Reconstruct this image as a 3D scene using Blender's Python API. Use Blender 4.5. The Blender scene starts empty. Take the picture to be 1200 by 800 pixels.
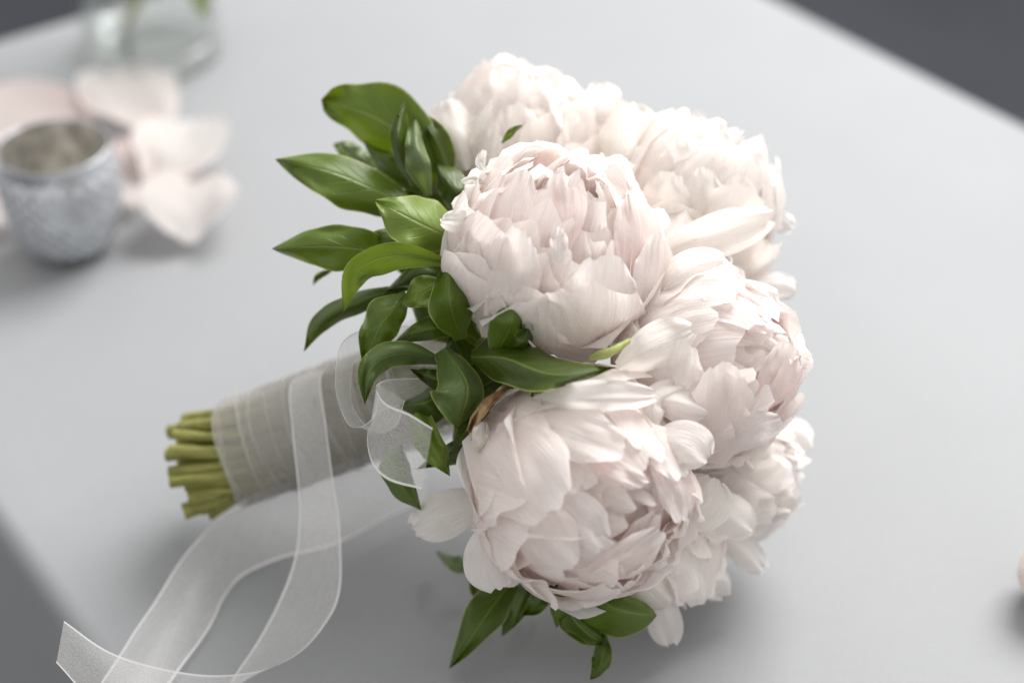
import bpy, math, random
from mathutils import Vector, Matrix, noise
R = math.radians
scene = bpy.context.scene

# ------------------------------------------------------------ camera, light, exposure
F_PX, PITCH = 1973.0, R(37.1)                   # photograph 1200x800, from the table's edge lines
CAM = Vector((0.0, -0.638, 0.583))              # table top is z = 0
FWD = Vector((0, math.cos(PITCH), -math.sin(PITCH)))
UP = Vector((0, math.sin(PITCH), math.cos(PITCH)))
RIGHT = Vector((1, 0, 0))
cd = bpy.data.cameras.new('camera'); cam = bpy.data.objects.new('camera', cd)
scene.collection.objects.link(cam)
cam.location = CAM; cam.rotation_euler = (math.pi / 2 - PITCH, 0, 0)
cd.sensor_width = 36; cd.lens = F_PX / 1200 * 36; cd.clip_start = 0.01; cd.clip_end = 60
cd.dof.use_dof = True; cd.dof.focus_distance = 0.715; cd.dof.aperture_fstop = 3.0
scene.camera = cam
world = bpy.data.worlds.new('World'); scene.world = world; world.use_nodes = True
bg = world.node_tree.nodes['Background']
bg.inputs[0].default_value = (1.0, 0.985, 0.965, 1); bg.inputs[1].default_value = 0.76

def area(name, loc, target, sx, sy, power, col):
    l = bpy.data.lights.new(name, 'AREA'); l.shape = 'RECTANGLE'; l.size = sx; l.size_y = sy
    l.energy = power; l.color = col
    o = bpy.data.objects.new(name, l); scene.collection.objects.link(o)
    o.location = loc
    o.rotation_euler = (Vector(target) - Vector(loc)).to_track_quat('-Z', 'Y').to_euler()
    return o
area('window_light', (1.15, 1.60, 2.15), (0, 0, 0.05), 2.0, 1.6, 120, (1.0, 0.985, 0.965))

vs = scene.view_settings
vs.view_transform = 'Standard'; vs.look = 'None'; vs.exposure = 0.38; vs.gamma = 1.0; vs.use_curve_mapping = False
cy = scene.cycles
cy.use_denoising = True; cy.max_bounces = 18; cy.diffuse_bounces = 16; cy.transmission_bounces = 16
cy.transparent_max_bounces = 24; cy.caustics_refractive = False; cy.caustics_reflective = False

# ------------------------------------------------------------ helpers
def P(x, y, d):
    """photo pixel + distance along the view axis (d >= 0.4) or height above the table (d < 0.4)"""
    v = FWD + RIGHT * ((x - 600) / F_PX) + UP * ((400 - y) / F_PX)
    if d < 0.4:
        d = (d - CAM.z) / v.z
    return CAM + v * d

ORIG = {}
def empty(name, loc, parent=None):
    o = bpy.data.objects.new(name, None); scene.collection.objects.link(o)
    loc = Vector(loc); ORIG[o] = loc
    if parent is not None:
        o.parent = parent; o.location = loc - ORIG[parent]
    else:
        o.location = loc
    o.empty_display_size = 0.01
    return o

def mesh_obj(name, verts, faces, mat, parent=None, cols=None, uvs=None, smooth=True):
    c = Vector((0, 0, 0))
    for v in verts: c += v
    c /= len(verts)
    me = bpy.data.meshes.new(name)
    me.from_pydata([tuple(v - c) for v in verts], [], faces)
    if smooth: me.polygons.foreach_set('use_smooth', [True] * len(me.polygons))
    if cols is not None:
        at = me.color_attributes.new('Col', 'FLOAT_COLOR', 'POINT')
        at.data.foreach_set('color', [x for k in cols for x in (k[0], k[1], k[2], 1.0)])
    if uvs is not None:
        ul = me.uv_layers.new(name='UVMap')
        ul.data.foreach_set('uv', [x for l in me.loops for x in uvs[l.vertex_index]])
    me.materials.append(mat); me.update()
    o = bpy.data.objects.new(name, me); scene.collection.objects.link(o)
    ORIG[o] = c
    if parent is not None:
        o.parent = parent; o.location = c - ORIG[parent]
    else:
        o.location = c
    return o

def tag(o, label, cat, group=None, kind=None):
    o['label'] = label; o['category'] = cat
    if group: o['group'] = group
    if kind: o['kind'] = kind
    return o

def crom(pts, n):
    pts = [Vector(p) for p in pts]
    ps = [pts[0] * 2 - pts[1]] + pts + [pts[-1] * 2 - pts[-2]]
    out = []
    m = len(pts) - 1
    for i in range(n):
        t = i / (n - 1) * m
        k = min(int(t), m - 1); f = t - k
        a, b, c, d = ps[k], ps[k + 1], ps[k + 2], ps[k + 3]
        out.append(0.5 * (2 * b + (c - a) * f + (2 * a - 5 * b + 4 * c - d) * f * f + (3 * b - a - 3 * c + d) * f ** 3))
    return out

def grid_faces(nu, nv, off=0, flip=False):
    f = []
    for j in range(nv - 1):
        for i in range(nu - 1):
            a = off + j * nu + i
            q = (a, a + 1, a + nu + 1, a + nu)
            f.append(q[::-1] if flip else q)
    return f

def tube(pts, radii, n=10, caps=True):
    verts, faces = [], []
    m = len(pts)
    ref = Vector((0.13, 0.31, 0.94))
    for j in range(m):
        t = (pts[min(j + 1, m - 1)] - pts[max(j - 1, 0)]).normalized()
        a = t.cross(ref).normalized(); b = t.cross(a)
        for i in range(n):
            an = 2 * math.pi * i / n
            verts.append(pts[j] + (a * math.cos(an) + b * math.sin(an)) * radii[j])
    for j in range(m - 1):
        for i in range(n):
            faces.append((j * n + i, j * n + (i + 1) % n, (j + 1) * n + (i + 1) % n, (j + 1) * n + i))
    if caps:
        faces.append(tuple(range(n))[::-1]); faces.append(tuple((m - 1) * n + i for i in range(n)))
    return verts, faces

# ------------------------------------------------------------ materials
def newmat(name):
    m = bpy.data.materials.new(name); m.use_nodes = True
    nt = m.node_tree; nt.nodes.clear()
    out = nt.nodes.new('ShaderNodeOutputMaterial')
    return m, nt, out
def N(nt, t, **kw):
    n = nt.nodes.new(t)
    for k, v in kw.items():
        if k.startswith('i_'):
            key = k[2:]
            key = int(key) if key.isdigit() else key.replace('_', ' ')
            n.inputs[key].default_value = v
        else: setattr(n, k, v)
    return n
def ramp(nt, pts):
    r = nt.nodes.new('ShaderNodeValToRGB')
    e = r.color_ramp.elements
    e[0].position, e[0].color = pts[0][0], (*pts[0][1], 1)
    e[1].position, e[1].color = pts[1][0], (*pts[1][1], 1)
    for p, c in pts[2:]:
        x = e.new(p); x.color = (*c, 1)
    return r
def mixrgb(nt, a, b, fac, mode='MIX'):
    n = nt.nodes.new('ShaderNodeMix'); n.data_type = 'RGBA'; n.blend_type = mode
    for sock, val in ((n.inputs[0], fac), (n.inputs[6], a), (n.inputs[7], b)):
        if hasattr(val, 'is_output'): nt.links.new(val, sock)
        elif isinstance(val, tuple): sock.default_value = (*val, 1)
        else: sock.default_value = val
    return n.outputs[2]

def petal_material():
    m, nt, out = newmat('petal')
    L = nt.links.new
    col = N(nt, 'ShaderNodeVertexColor', layer_name='Col')
    uv = N(nt, 'ShaderNodeUVMap', uv_map='UVMap')
    mp = N(nt, 'ShaderNodeMapping'); mp.inputs['Scale'].default_value = (34, 2.6, 1); L(uv.outputs[0], mp.inputs[0])
    nz = N(nt, 'ShaderNodeTexNoise', i_Scale=1.0, i_Detail=4.0, i_Roughness=0.6); L(mp.outputs[0], nz.inputs['Vector'])
    mp2 = N(nt, 'ShaderNodeMapping'); mp2.inputs['Scale'].default_value = (5, 4, 1); L(uv.outputs[0], mp2.inputs[0])
    nz2 = N(nt, 'ShaderNodeTexNoise', i_Scale=1.0, i_Detail=3.0); L(mp2.outputs[0], nz2.inputs['Vector'])
    add = N(nt, 'ShaderNodeMath', operation='MULTIPLY_ADD'); L(nz2.outputs[0], add.inputs[0]); add.inputs[1].default_value = 1.2
    L(nz.outputs[0], add.inputs[2])
    bp = N(nt, 'ShaderNodeBump', i_Strength=0.7, i_Distance=0.0012); L(add.outputs[0], bp.inputs['Height'])
    r = ramp(nt, [(0.3, (0.94, 0.925, 0.925)), (0.7, (1, 1, 1))]); L(nz.outputs[0], r.inputs[0])
    c = mixrgb(nt, col.outputs[0], r.outputs[0], 1.0, 'MULTIPLY')
    p = N(nt, 'ShaderNodeBsdfPrincipled', i_Roughness=0.55)
    p.inputs['Specular IOR Level'].default_value = 0.25
    p.inputs['Sheen Weight'].default_value = 0.08
    L(c, p.inputs['Base Color']); L(bp.outputs[0], p.inputs['Normal'])
    tr = N(nt, 'ShaderNodeBsdfTranslucent'); L(c, tr.inputs[0]); L(bp.outputs[0], tr.inputs['Normal'])
    mx = N(nt, 'ShaderNodeMixShader', i_0=0.52); L(p.outputs[0], mx.inputs[1]); L(tr.outputs[0], mx.inputs[2])
    L(mx.outputs[0], out.inputs[0])
    return m

def leaf_material():
    m, nt, out = newmat('leaf')
    L = nt.links.new
    uv = N(nt, 'ShaderNodeUVMap', uv_map='UVMap')
    sep = N(nt, 'ShaderNodeSeparateXYZ'); L(uv.outputs[0], sep.inputs[0])
    def M(op, a, b=None, c=None):
        n = N(nt, 'ShaderNodeMath', operation=op)
        for s, v in zip(n.inputs, (a, b, c)):
            if v is None: continue
            if hasattr(v, 'is_output'): L(v, s)
            else: s.default_value = v
        return n.outputs[0]
    s = M('ABSOLUTE', M('MULTIPLY_ADD', sep.outputs[0], 2.0, -1.0))      # 0 midrib .. 1 margin
    t = sep.outputs[1]
    tc = N(nt, 'ShaderNodeTexCoord')
    nz = N(nt, 'ShaderNodeTexNoise', i_Scale=45.0, i_Detail=4.0); L(tc.outputs['Object'], nz.inputs['Vector'])
    nf = N(nt, 'ShaderNodeTexNoise', i_Scale=420.0, i_Detail=2.0); L(tc.outputs['Object'], nf.inputs['Vector'])
    # side veins sweep from the midrib towards the tip
    ph = M('MULTIPLY_ADD', s, -2.6, M('MULTIPLY', t, 7.0))
    ph = M('ADD', ph, M('MULTIPLY', nz.outputs[0], 0.9))
    fr = M('ABSOLUTE', M('SUBTRACT', M('FRACT', ph), 0.5))
    vein = M('MULTIPLY', M('SUBTRACT', 1.0, M('SMOOTH_MIN', M('MULTIPLY', fr, 14.0), 1.0, 0.3)), M('SUBTRACT', 1.0, s))
    rib = M('SUBTRACT', 1.0, M('MINIMUM', M('MULTIPLY', s, 16.0), 1.0))
    rim = M('GREATER_THAN', s, 0.955)
    vi = N(nt, 'ShaderNodeVertexColor', layer_name='Col')
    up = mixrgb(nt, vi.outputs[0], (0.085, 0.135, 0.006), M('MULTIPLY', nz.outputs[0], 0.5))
    up = mixrgb(nt, up, (0.20, 0.27, 0.06), M('MULTIPLY', rib, 0.75))
    up = mixrgb(nt, up, (0.14, 0.21, 0.04), M('MULTIPLY', vein, 0.35))
    dn = mixrgb(nt, (0.17, 0.225, 0.105), (0.12, 0.17, 0.07), nz.outputs[0])
    dn = mixrgb(nt, dn, (0.26, 0.31, 0.15), M('MULTIPLY', rib, 0.7))
    geo = N(nt, 'ShaderNodeNewGeometry')
    c = mixrgb(nt, up, dn, geo.outputs['Backfacing'])
    c = mixrgb(nt, c, (0.34, 0.38, 0.13), M('MULTIPLY', rim, 0.8))
    c = mixrgb(nt, c, (0.10, 0.035, 0.015), M('MULTIPLY', M('GREATER_THAN', M('ADD', t, M('MULTIPLY', nz.outputs[0], 0.05)), 1.008), 0.85))
    spot = M('GREATER_THAN', nf.outputs[0], 0.735)
    c = mixrgb(nt, c, (0.20, 0.17, 0.05), M('MULTIPLY', spot, 0.5))
    h = M('ADD', M('MULTIPLY_ADD', vein, -0.6, M('MULTIPLY', rib, -1.0)), M('MULTIPLY', nf.outputs[0], 0.25))
    bp = N(nt, 'ShaderNodeBump', i_Strength=0.55, i_Distance=0.0008); L(h, bp.inputs['Height'])
    p = N(nt, 'ShaderNodeBsdfPrincipled', i_Roughness=0.42); L(c, p.inputs['Base Color']); L(bp.outputs[0], p.inputs['Normal'])
    p.inputs['Specular IOR Level'].default_value = 0.45
    tr = N(nt, 'ShaderNodeBsdfTranslucent'); L(mixrgb(nt, c, (0.26, 0.36, 0.01), 0.5), tr.inputs[0])
    mx = N(nt, 'ShaderNodeMixShader', i_0=0.22); L(p.outputs[0], mx.inputs[1]); L(tr.outputs[0], mx.inputs[2])
    L(mx.outputs[0], out.inputs[0])
    return m

def organza_material(name, body, hem, tint=(0.93, 0.92, 0.92)):
    m, nt, out = newmat(name)
    L = nt.links.new
    uv = N(nt, 'ShaderNodeUVMap', uv_map='UVMap')
    sep = N(nt, 'ShaderNodeSeparateXYZ'); L(uv.outputs[0], sep.inputs[0])
    def M(op, a, b=None):
        n = N(nt, 'ShaderNodeMath', operation=op)
        for s, v in zip(n.inputs, (a, b)):
            if v is None: continue
            if hasattr(v, 'is_output'): L(v, s)
            else: s.default_value = v
        return n.outputs[0]
    e = M('ABSOLUTE', M('SUBTRACT', sep.outputs[0], 0.5))
    hemm = M('GREATER_THAN', e, 0.464)
    mp = N(nt, 'ShaderNodeMapping'); mp.inputs['Scale'].default_value = (150, 6, 1); L(uv.outputs[0], mp.inputs[0])
    w1 = N(nt, 'ShaderNodeTexNoise', i_Scale=1.0, i_Detail=2.0); L(mp.outputs[0], w1.inputs['Vector'])
    tc = N(nt, 'ShaderNodeTexCoord')
    w2 = N(nt, 'ShaderNodeTexNoise', i_Scale=2600.0, i_Detail=0.0); L(tc.outputs['Object'], w2.inputs['Vector'])
    wv = M('MULTIPLY', M('ADD', w1.outputs[0], w2.outputs[0]), body)
    a = M('MAXIMUM', wv, M('MULTIPLY', hemm, hem))
    d = N(nt, 'ShaderNodeBsdfDiffuse'); d.inputs[0].default_value = (*tint, 1)
    t = N(nt, 'ShaderNodeBsdfTranslucent'); t.inputs[0].default_value = (*tint, 1)
    g = N(nt, 'ShaderNodeBsdfGlossy', i_Roughness=0.42); g.inputs[0].default_value = (0.8, 0.8, 0.8, 1)
    m1 = N(nt, 'ShaderNodeMixShader', i_0=0.45); L(d.outputs[0], m1.inputs[1]); L(t.outputs[0], m1.inputs[2])
    m2 = N(nt, 'ShaderNodeMixShader', i_0=0.10); L(m1.outputs[0], m2.inputs[1]); L(g.outputs[0], m2.inputs[2])
    tp = N(nt, 'ShaderNodeBsdfTransparent')
    m3 = N(nt, 'ShaderNodeMixShader'); L(a, m3.inputs[0]); L(tp.outputs[0], m3.inputs[1]); L(m2.outputs[0], m3.inputs[2])
    L(m3.outputs[0], out.inputs[0])
    return m

def simple_mat(name, c0, c1, scale=60, rough=0.6, bump=0.0, spec=0.4, metal=0.0, dist=0.001, stretch=None, detail=5.0):
    m, nt, out = newmat(name)
    L = nt.links.new
    tc = N(nt, 'ShaderNodeTexCoord'); v = tc.outputs['Object']
    if stretch:
        mp = N(nt, 'ShaderNodeMapping'); mp.inputs['Scale'].default_value = stretch; L(v, mp.inputs[0]); v = mp.outputs[0]
    nz = N(nt, 'ShaderNodeTexNoise', i_Scale=scale, i_Detail=detail, i_Roughness=0.6); L(v, nz.inputs['Vector'])
    r = ramp(nt, [(0.3, c0), (0.7, c1)]); L(nz.outputs[0], r.inputs[0])
    p = N(nt, 'ShaderNodeBsdfPrincipled', i_Roughness=rough, i_Metallic=metal); L(r.outputs[0], p.inputs['Base Color'])
    p.inputs['Specular IOR Level'].default_value = spec
    if bump:
        bp = N(nt, 'ShaderNodeBump', i_Strength=bump, i_Distance=dist); L(nz.outputs[0], bp.inputs['Height']); L(bp.outputs[0], p.inputs['Normal'])
    L(p.outputs[0], out.inputs[0])
    return m

def cloth_material():
    m, nt, out = newmat('table_cloth')
    L = nt.links.new
    tc = N(nt, 'ShaderNodeTexCoord')
    hs = []
    for sc in ((900, 160, 900), (160, 900, 900)):
        mp = N(nt, 'ShaderNodeMapping'); mp.inputs['Scale'].default_value = sc; L(tc.outputs['Object'], mp.inputs[0])
        nz = N(nt, 'ShaderNodeTexNoise', i_Scale=1.0, i_Detail=2.0); L(mp.outputs[0], nz.inputs['Vector']); hs.append(nz.outputs[0])
    ad = N(nt, 'ShaderNodeMath', operation='ADD'); L(hs[0], ad.inputs[0]); L(hs[1], ad.inputs[1])
    big = N(nt, 'ShaderNodeTexNoise', i_Scale=7.0, i_Detail=3.0); L(tc.outputs['Object'], big.inputs['Vector'])
    r = ramp(nt, [(0.3, (0.266, 0.273, 0.284)), (0.7, (0.280, 0.287, 0.298))]); L(big.outputs[0], r.inputs[0])
    r2 = ramp(nt, [(0.35, (0.975, 0.975, 0.975)), (0.65, (1.015, 1.015, 1.015))])
    hm = N(nt, 'ShaderNodeMath', operation='MULTIPLY', i_1=0.5); L(ad.outputs[0], hm.inputs[0]); L(hm.outputs[0], r2.inputs[0])
    c = mixrgb(nt, r.outputs[0], r2.outputs[0], 1.0, 'MULTIPLY')
    bp = N(nt, 'ShaderNodeBump', i_Strength=0.15, i_Distance=0.0004); L(ad.outputs[0], bp.inputs['Height'])
    p = N(nt, 'ShaderNodeBsdfPrincipled', i_Roughness=0.55); L(c, p.inputs['Base Color']); L(bp.outputs[0], p.inputs['Normal'])
    p.inputs['Specular IOR Level'].default_value = 0.2
    L(p.outputs[0], out.inputs[0])
    return m

def clear_glass(name='clear_glass', base=0.045):
    m, nt, out = newmat(name)
    L = nt.links.new
    lw = N(nt, 'ShaderNodeLayerWeight', i_Blend=0.5)
    pw = N(nt, 'ShaderNodeMath', operation='POWER', i_1=4.0); L(lw.outputs['Facing'], pw.inputs[0])
    fr = N(nt, 'ShaderNodeMath', operation='MULTIPLY_ADD', i_1=0.85, i_2=base); L(pw.outputs[0], fr.inputs[0])
    g = N(nt, 'ShaderNodeBsdfGlossy', i_Roughness=0.03); t = N(nt, 'ShaderNodeBsdfTransparent'); t.inputs[0].default_value = (0.97, 0.978, 0.975, 1)
    mx = N(nt, 'ShaderNodeMixShader'); L(fr.outputs[0], mx.inputs[0]); L(t.outputs[0], mx.inputs[1]); L(g.outputs[0], mx.inputs[2])
    L(mx.outputs[0], out.inputs[0])
    return m

def mercury_glass(name, base, dark, rough):
    m, nt, out = newmat(name)
    L = nt.links.new
    tc = N(nt, 'ShaderNodeTexCoord')
    nz = N(nt, 'ShaderNodeTexNoise', i_Scale=90.0, i_Detail=5.0, i_Roughness=0.65); L(tc.outputs['Object'], nz.inputs['Vector'])
    r = ramp(nt, [(0.36, dark), (0.6, base)]); L(nz.outputs[0], r.inputs[0])
    p = N(nt, 'ShaderNodeBsdfPrincipled', i_Roughness=rough, i_Metallic=0.75); L(r.outputs[0], p.inputs['Base Color'])
    L(p.outputs[0], out.inputs[0])
    return m

MP = petal_material(); ML = leaf_material()
MO = organza_material('organza', 0.32, 0.9); MW = organza_material('organza_wrap_shaded', 0.24, 0.60, (0.56, 0.54, 0.515))  # wrap is the same organza, tint darkened to carry the handle's shade
MC = cloth_material()
MS = simple_mat('stem_green', (0.10, 0.11, 0.016), (0.33, 0.32, 0.085), 1.0, 0.45, 0.4, 0.4, stretch=(60, 420, 420))
MCUT = simple_mat('stem_cut', (0.30, 0.30, 0.12), (0.46, 0.46, 0.24), 300, 0.7)
MDRY = simple_mat('dry_sepal', (0.22, 0.11, 0.04), (0.55, 0.42, 0.25), 120, 0.6, 0.5)
MSEP = simple_mat('sepal_green', (0.20, 0.26, 0.06), (0.42, 0.44, 0.16), 120, 0.5, 0.2)
MFL = simple_mat('floor_slate', (0.024, 0.026, 0.033), (0.034, 0.037, 0.046), 3, 0.7, spec=0.2)
MG = clear_glass()
MGB = clear_glass('thick_glass', 0.10)
MMO = mercury_glass('mercury_outside', (0.62, 0.645, 0.68), (0.42, 0.435, 0.46), 0.32)
MMI = mercury_glass('mercury_inside', (0.80, 0.78, 0.74), (0.32, 0.30, 0.27), 0.38)
MWAX = simple_mat('wax', (0.62, 0.58, 0.50), (0.72, 0.68, 0.60), 60, 0.5)

# ------------------------------------------------------------ setting: floor and table
fl = mesh_obj('floor', [Vector(v) for v in ((-6, -6, -0.75), (6, -6, -0.75), (6, 8, -0.75), (-6, 8, -0.75))], [(0, 1, 2, 3)], MFL, smooth=False)
fl['kind'] = 'structure'

def isect(a, b, c, d):      # 2-D line intersection
    r = b - a; s = d - c
    k = ((c.x - a.x) * s.y - (c.y - a.y) * s.x) / (r.x * s.y - r.y * s.x)
    return a + r * k
near0, near1 = P(0, 623, 0.0), P(72, 722, 0.0)
farr0, farr1 = P(925, 2.7, 0.0), P(1200, 141, 0.0)
farl0, farl1 = P(0, 43, 0.0), P(91, 16.5, 0.0)
cl = isect(near0, near1, farl0, farl1); ct = isect(farr0, farr1, farl0, farl1)
ex = (farr1 - farr0).normalized(); ex.z = 0
ey = Vector((-ex.y, ex.x, 0))
W = (ct - cl).dot(ey); LEN = 1.75
o2 = ct - ey * W
def tpt(a, b, z): return o2 + ex * a + ey * b + Vector((0, 0, z))

def rounded_outline(inset, rad, n=7):
    pts = []
    x0, x1, y0, y1 = inset, LEN - inset, inset, W - inset
    for cx, cyy, a0 in ((x1 - rad, y1 - rad, 0), (x0 + rad, y1 - rad, 90), (x0 + rad, y0 + rad, 180), (x1 - rad, y0 + rad, 270)):
        for i in range(n):
            a = R(a0 + 90 * i / (n - 1)); pts.append((cx + rad * math.cos(a), cyy + rad * math.sin(a)))
    return pts
table = empty('table', tpt(LEN / 2, W / 2, -0.75))
tag(table, 'large rectangular table covered in smooth pale grey cloth with softly rounded edges', 'table')
BR = 0.011
verts, faces = [], []
rings = [(BR * (1 - math.sin(R(a))), -BR * (1 - math.cos(R(a)))) for a in (0, 12, 25, 40, 55, 70, 90)]
nO = 28
for ins, z in rings:
    for x, y in rounded_outline(ins, 0.03 - ins + 0.011): verts.append(tpt(x, y, z))
for z in (-0.022,):
    for x, y in rounded_outline(0.0, 0.041): verts.append(tpt(x, y, z))
nr = len(rings) + 1
for j in range(nr - 1):
    for i in range(nO):
        faces.append((j * nO + i, j * nO + (i + 1) % nO, (j + 1) * nO + (i + 1) % nO, (j + 1) * nO + i)[::-1])
faces.append(tuple(range(nO)))
mesh_obj('table_top', verts, faces, MC, table)
# hanging skirt
out0 = rounded_outline(0.002, 0.04)
dense = []
for i in range(nO):
    a, b = Vector(out0[i]), Vector(out0[(i + 1) % nO]); k = max(1, int((b - a).length / 0.012))
    for q in range(k): dense.append(a.lerp(b, q / k))
verts, faces = [], []
nd = len(dense); zs = [-0.0215, -0.08, -0.2, -0.4, -0.6, -0.745]
cen = Vector((LEN / 2, W / 2))
for z in zs:
    for i, p in enumerate(dense):
        nrm = Vector((1 if p.x > LEN - 0.05 else (-1 if p.x < 0.05 else 0), 1 if p.y > W - 0.05 else (-1 if p.y < 0.05 else 0)))
        if nrm.length: nrm.normalize()
        w = -z * 0.035 * noise.noise(Vector((p.x * 9, p.y * 9, z * 0.6)))
        q = p + nrm * (w - 0.0)
        verts.append(tpt(q.x, q.y, z))
for j in range(len(zs) - 1):
    for i in range(nd):
        faces.append((j * nd + i, j * nd + (i + 1) % nd, (j + 1) * nd + (i + 1) % nd, (j + 1) * nd + i)[::-1])
mesh_obj('table_skirt', verts, faces, MC, table)

# ------------------------------------------------------------ petals
def lerp3(a, b, t): return tuple(x + (y - x) * t for x, y in zip(a, b))
def clamp(x, a=0.0, b=1.0): return max(a, min(b, x))
WHITE = (0.974, 0.952, 0.931); BLUSH = (0.972, 0.884, 0.856); CREAM = (0.972, 0.94, 0.865); CORAL = (0.955, 0.68, 0.66); LIME = (0.78, 0.80, 0.52)

def petal_color(v, pink, inner, cream, rnd):
    c = lerp3(WHITE, BLUSH, clamp(pink * (0.35 + 0.75 * (1 - v)) + rnd * 0.12))
    if inner > 0: c = lerp3(c, CORAL, clamp(inner * (1 - v) ** 1.2))
    c = lerp3(c, CREAM, cream * clamp(1.1 - 0.7 * v))
    c = lerp3(c, LIME, clamp(0.28 - v) * 1.6 * (1 - clamp(inner * 2)))
    return c

def cup_petal(C, ax, ay, az, r, phi, Rf, Rz, thm, hw, flare, ruf, rng, pink, inner, cream, nu=21, nv=25):
    """one cupped petal on an uneven shell about C; az points out of the open flower"""
    sd = rng.uniform(0, 500)
    ja, jb = rng.gauss(0, R(6)), rng.gauss(0, R(6))
    rot = Matrix.Rotation(ja, 3, 'X') @ Matrix.Rotation(jb, 3, 'Y')
    rs = rng.uniform(0.955, 1.045); tw = rng.uniform(-0.25, 0.25)
    cleft = [(rng.uniform(-0.6, 0.6), rng.uniform(0.02, 0.06), rng.uniform(0.08, 0.14)) for _ in range(rng.choice((0, 0, 1, 1, 2)))]
    k1, p1 = rng.uniform(3.0, 6.5), rng.uniform(0, 6.28)
    k2, p2 = rng.uniform(8, 13), rng.uniform(0, 6.28)
    skew = rng.uniform(-0.05, 0.05); rnd = rng.uniform(-1, 1)
    fl = flare * rng.uniform(0.4, 1.7)
    verts, cols, uvs = [], [], []
    for j in range(nv):
        v = j / (nv - 1)
        sh = 0.22 + 0.78 * math.sin(min(v / 0.72, 1.0) * math.pi / 2) ** 1.1
        if v > 0.72: sh *= 1 - 0.16 * ((v - 0.72) / 0.28) ** 2
        for i in range(nu):
            u = -1 + 2 * i / (nu - 1)
            nt = 0.055 * noise.noise(Vector((u * 3.2 + sd, sd * 0.7, 0.0))) + 0.014 * noise.noise(Vector((u * 9 + sd, 3.1, 0.0)))
            for u0, dp, wd in cleft: nt -= dp * math.exp(-((u - u0) / wd) ** 2)
            th = thm * (v * (1 - 0.28 * abs(u) ** 3.2 * v * v) + nt * v ** 6 + skew * u * v * v)
            ph = phi + tw * v + hw * u * sh / max(0.55, math.sin(min(th, 3.1))) ** 0.7 * (1 + 0.06 * noise.noise(Vector((v * 3 + sd, u, 5.0))))
            e = clamp((v - 0.55) / 0.45)
            off = fl * e * e * (1 + 0.6 * math.sin(k1 * u + p1))
            off += ruf * (v ** 3) * (0.6 * math.sin(k1 * u + p1 + 1.3) + 0.32 * math.sin(k2 * u + p2 + 3 * v))
            off += 0.05 * v * abs(u) ** 3 * (1 if fl > 0 else -1)
            off += 0.075 * (0.25 + v) * noise.noise(Vector((u * 1.5 + sd, v * 2.3 + sd, 1.7)))
            off += 0.026 * v * noise.noise(Vector((u * 5.0 + sd, v * 3.0 + sd, 7.7)))
            off += 0.011 * v * noise.noise(Vector((u * 11.0 + sd, v * 5.0 + sd, 2.7)))
            rr = rs * (1 + off)
            q = Vector((Rf * math.sin(th) * math.cos(ph), Rf * math.sin(th) * math.sin(ph), -Rz * math.cos(th))) * rr * r
            q = rot @ q
            verts.append(C + ax * q.x + ay * q.y + az * q.z)
            cols.append(petal_color(v, pink, inner, cream, rnd))
            uvs.append((0.5 + 0.5 * u + sd, v + sd * 0.37))
    return verts, grid_faces(nu, nv), cols, uvs

FLOWER = {}
LAYERS = [  # n, R, theta min, theta max, half width, flare, ruffle
    (6, 1.03, 74, 104, 50, 0.05, 0.04),
    (8, 0.99, 92, 120, 46, 0.04, 0.045),
    (8, 0.95, 106, 132, 42, 0.04, 0.05),
    (9, 0.89, 116, 145, 40, 0.05, 0.06)]
INNER = [(10, 0.82, 128, 156, 38, 0.05, 0.07), (10, 0.72, 130, 160, 42, 0.05, 0.09), (9, 0.58, 132, 162, 48, 0.04, 0.12), (8, 0.40, 130, 162, 56, 0.0, 0.15), (6, 0.22, 125, 160, 70, 0.0, 0.18)]

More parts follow.
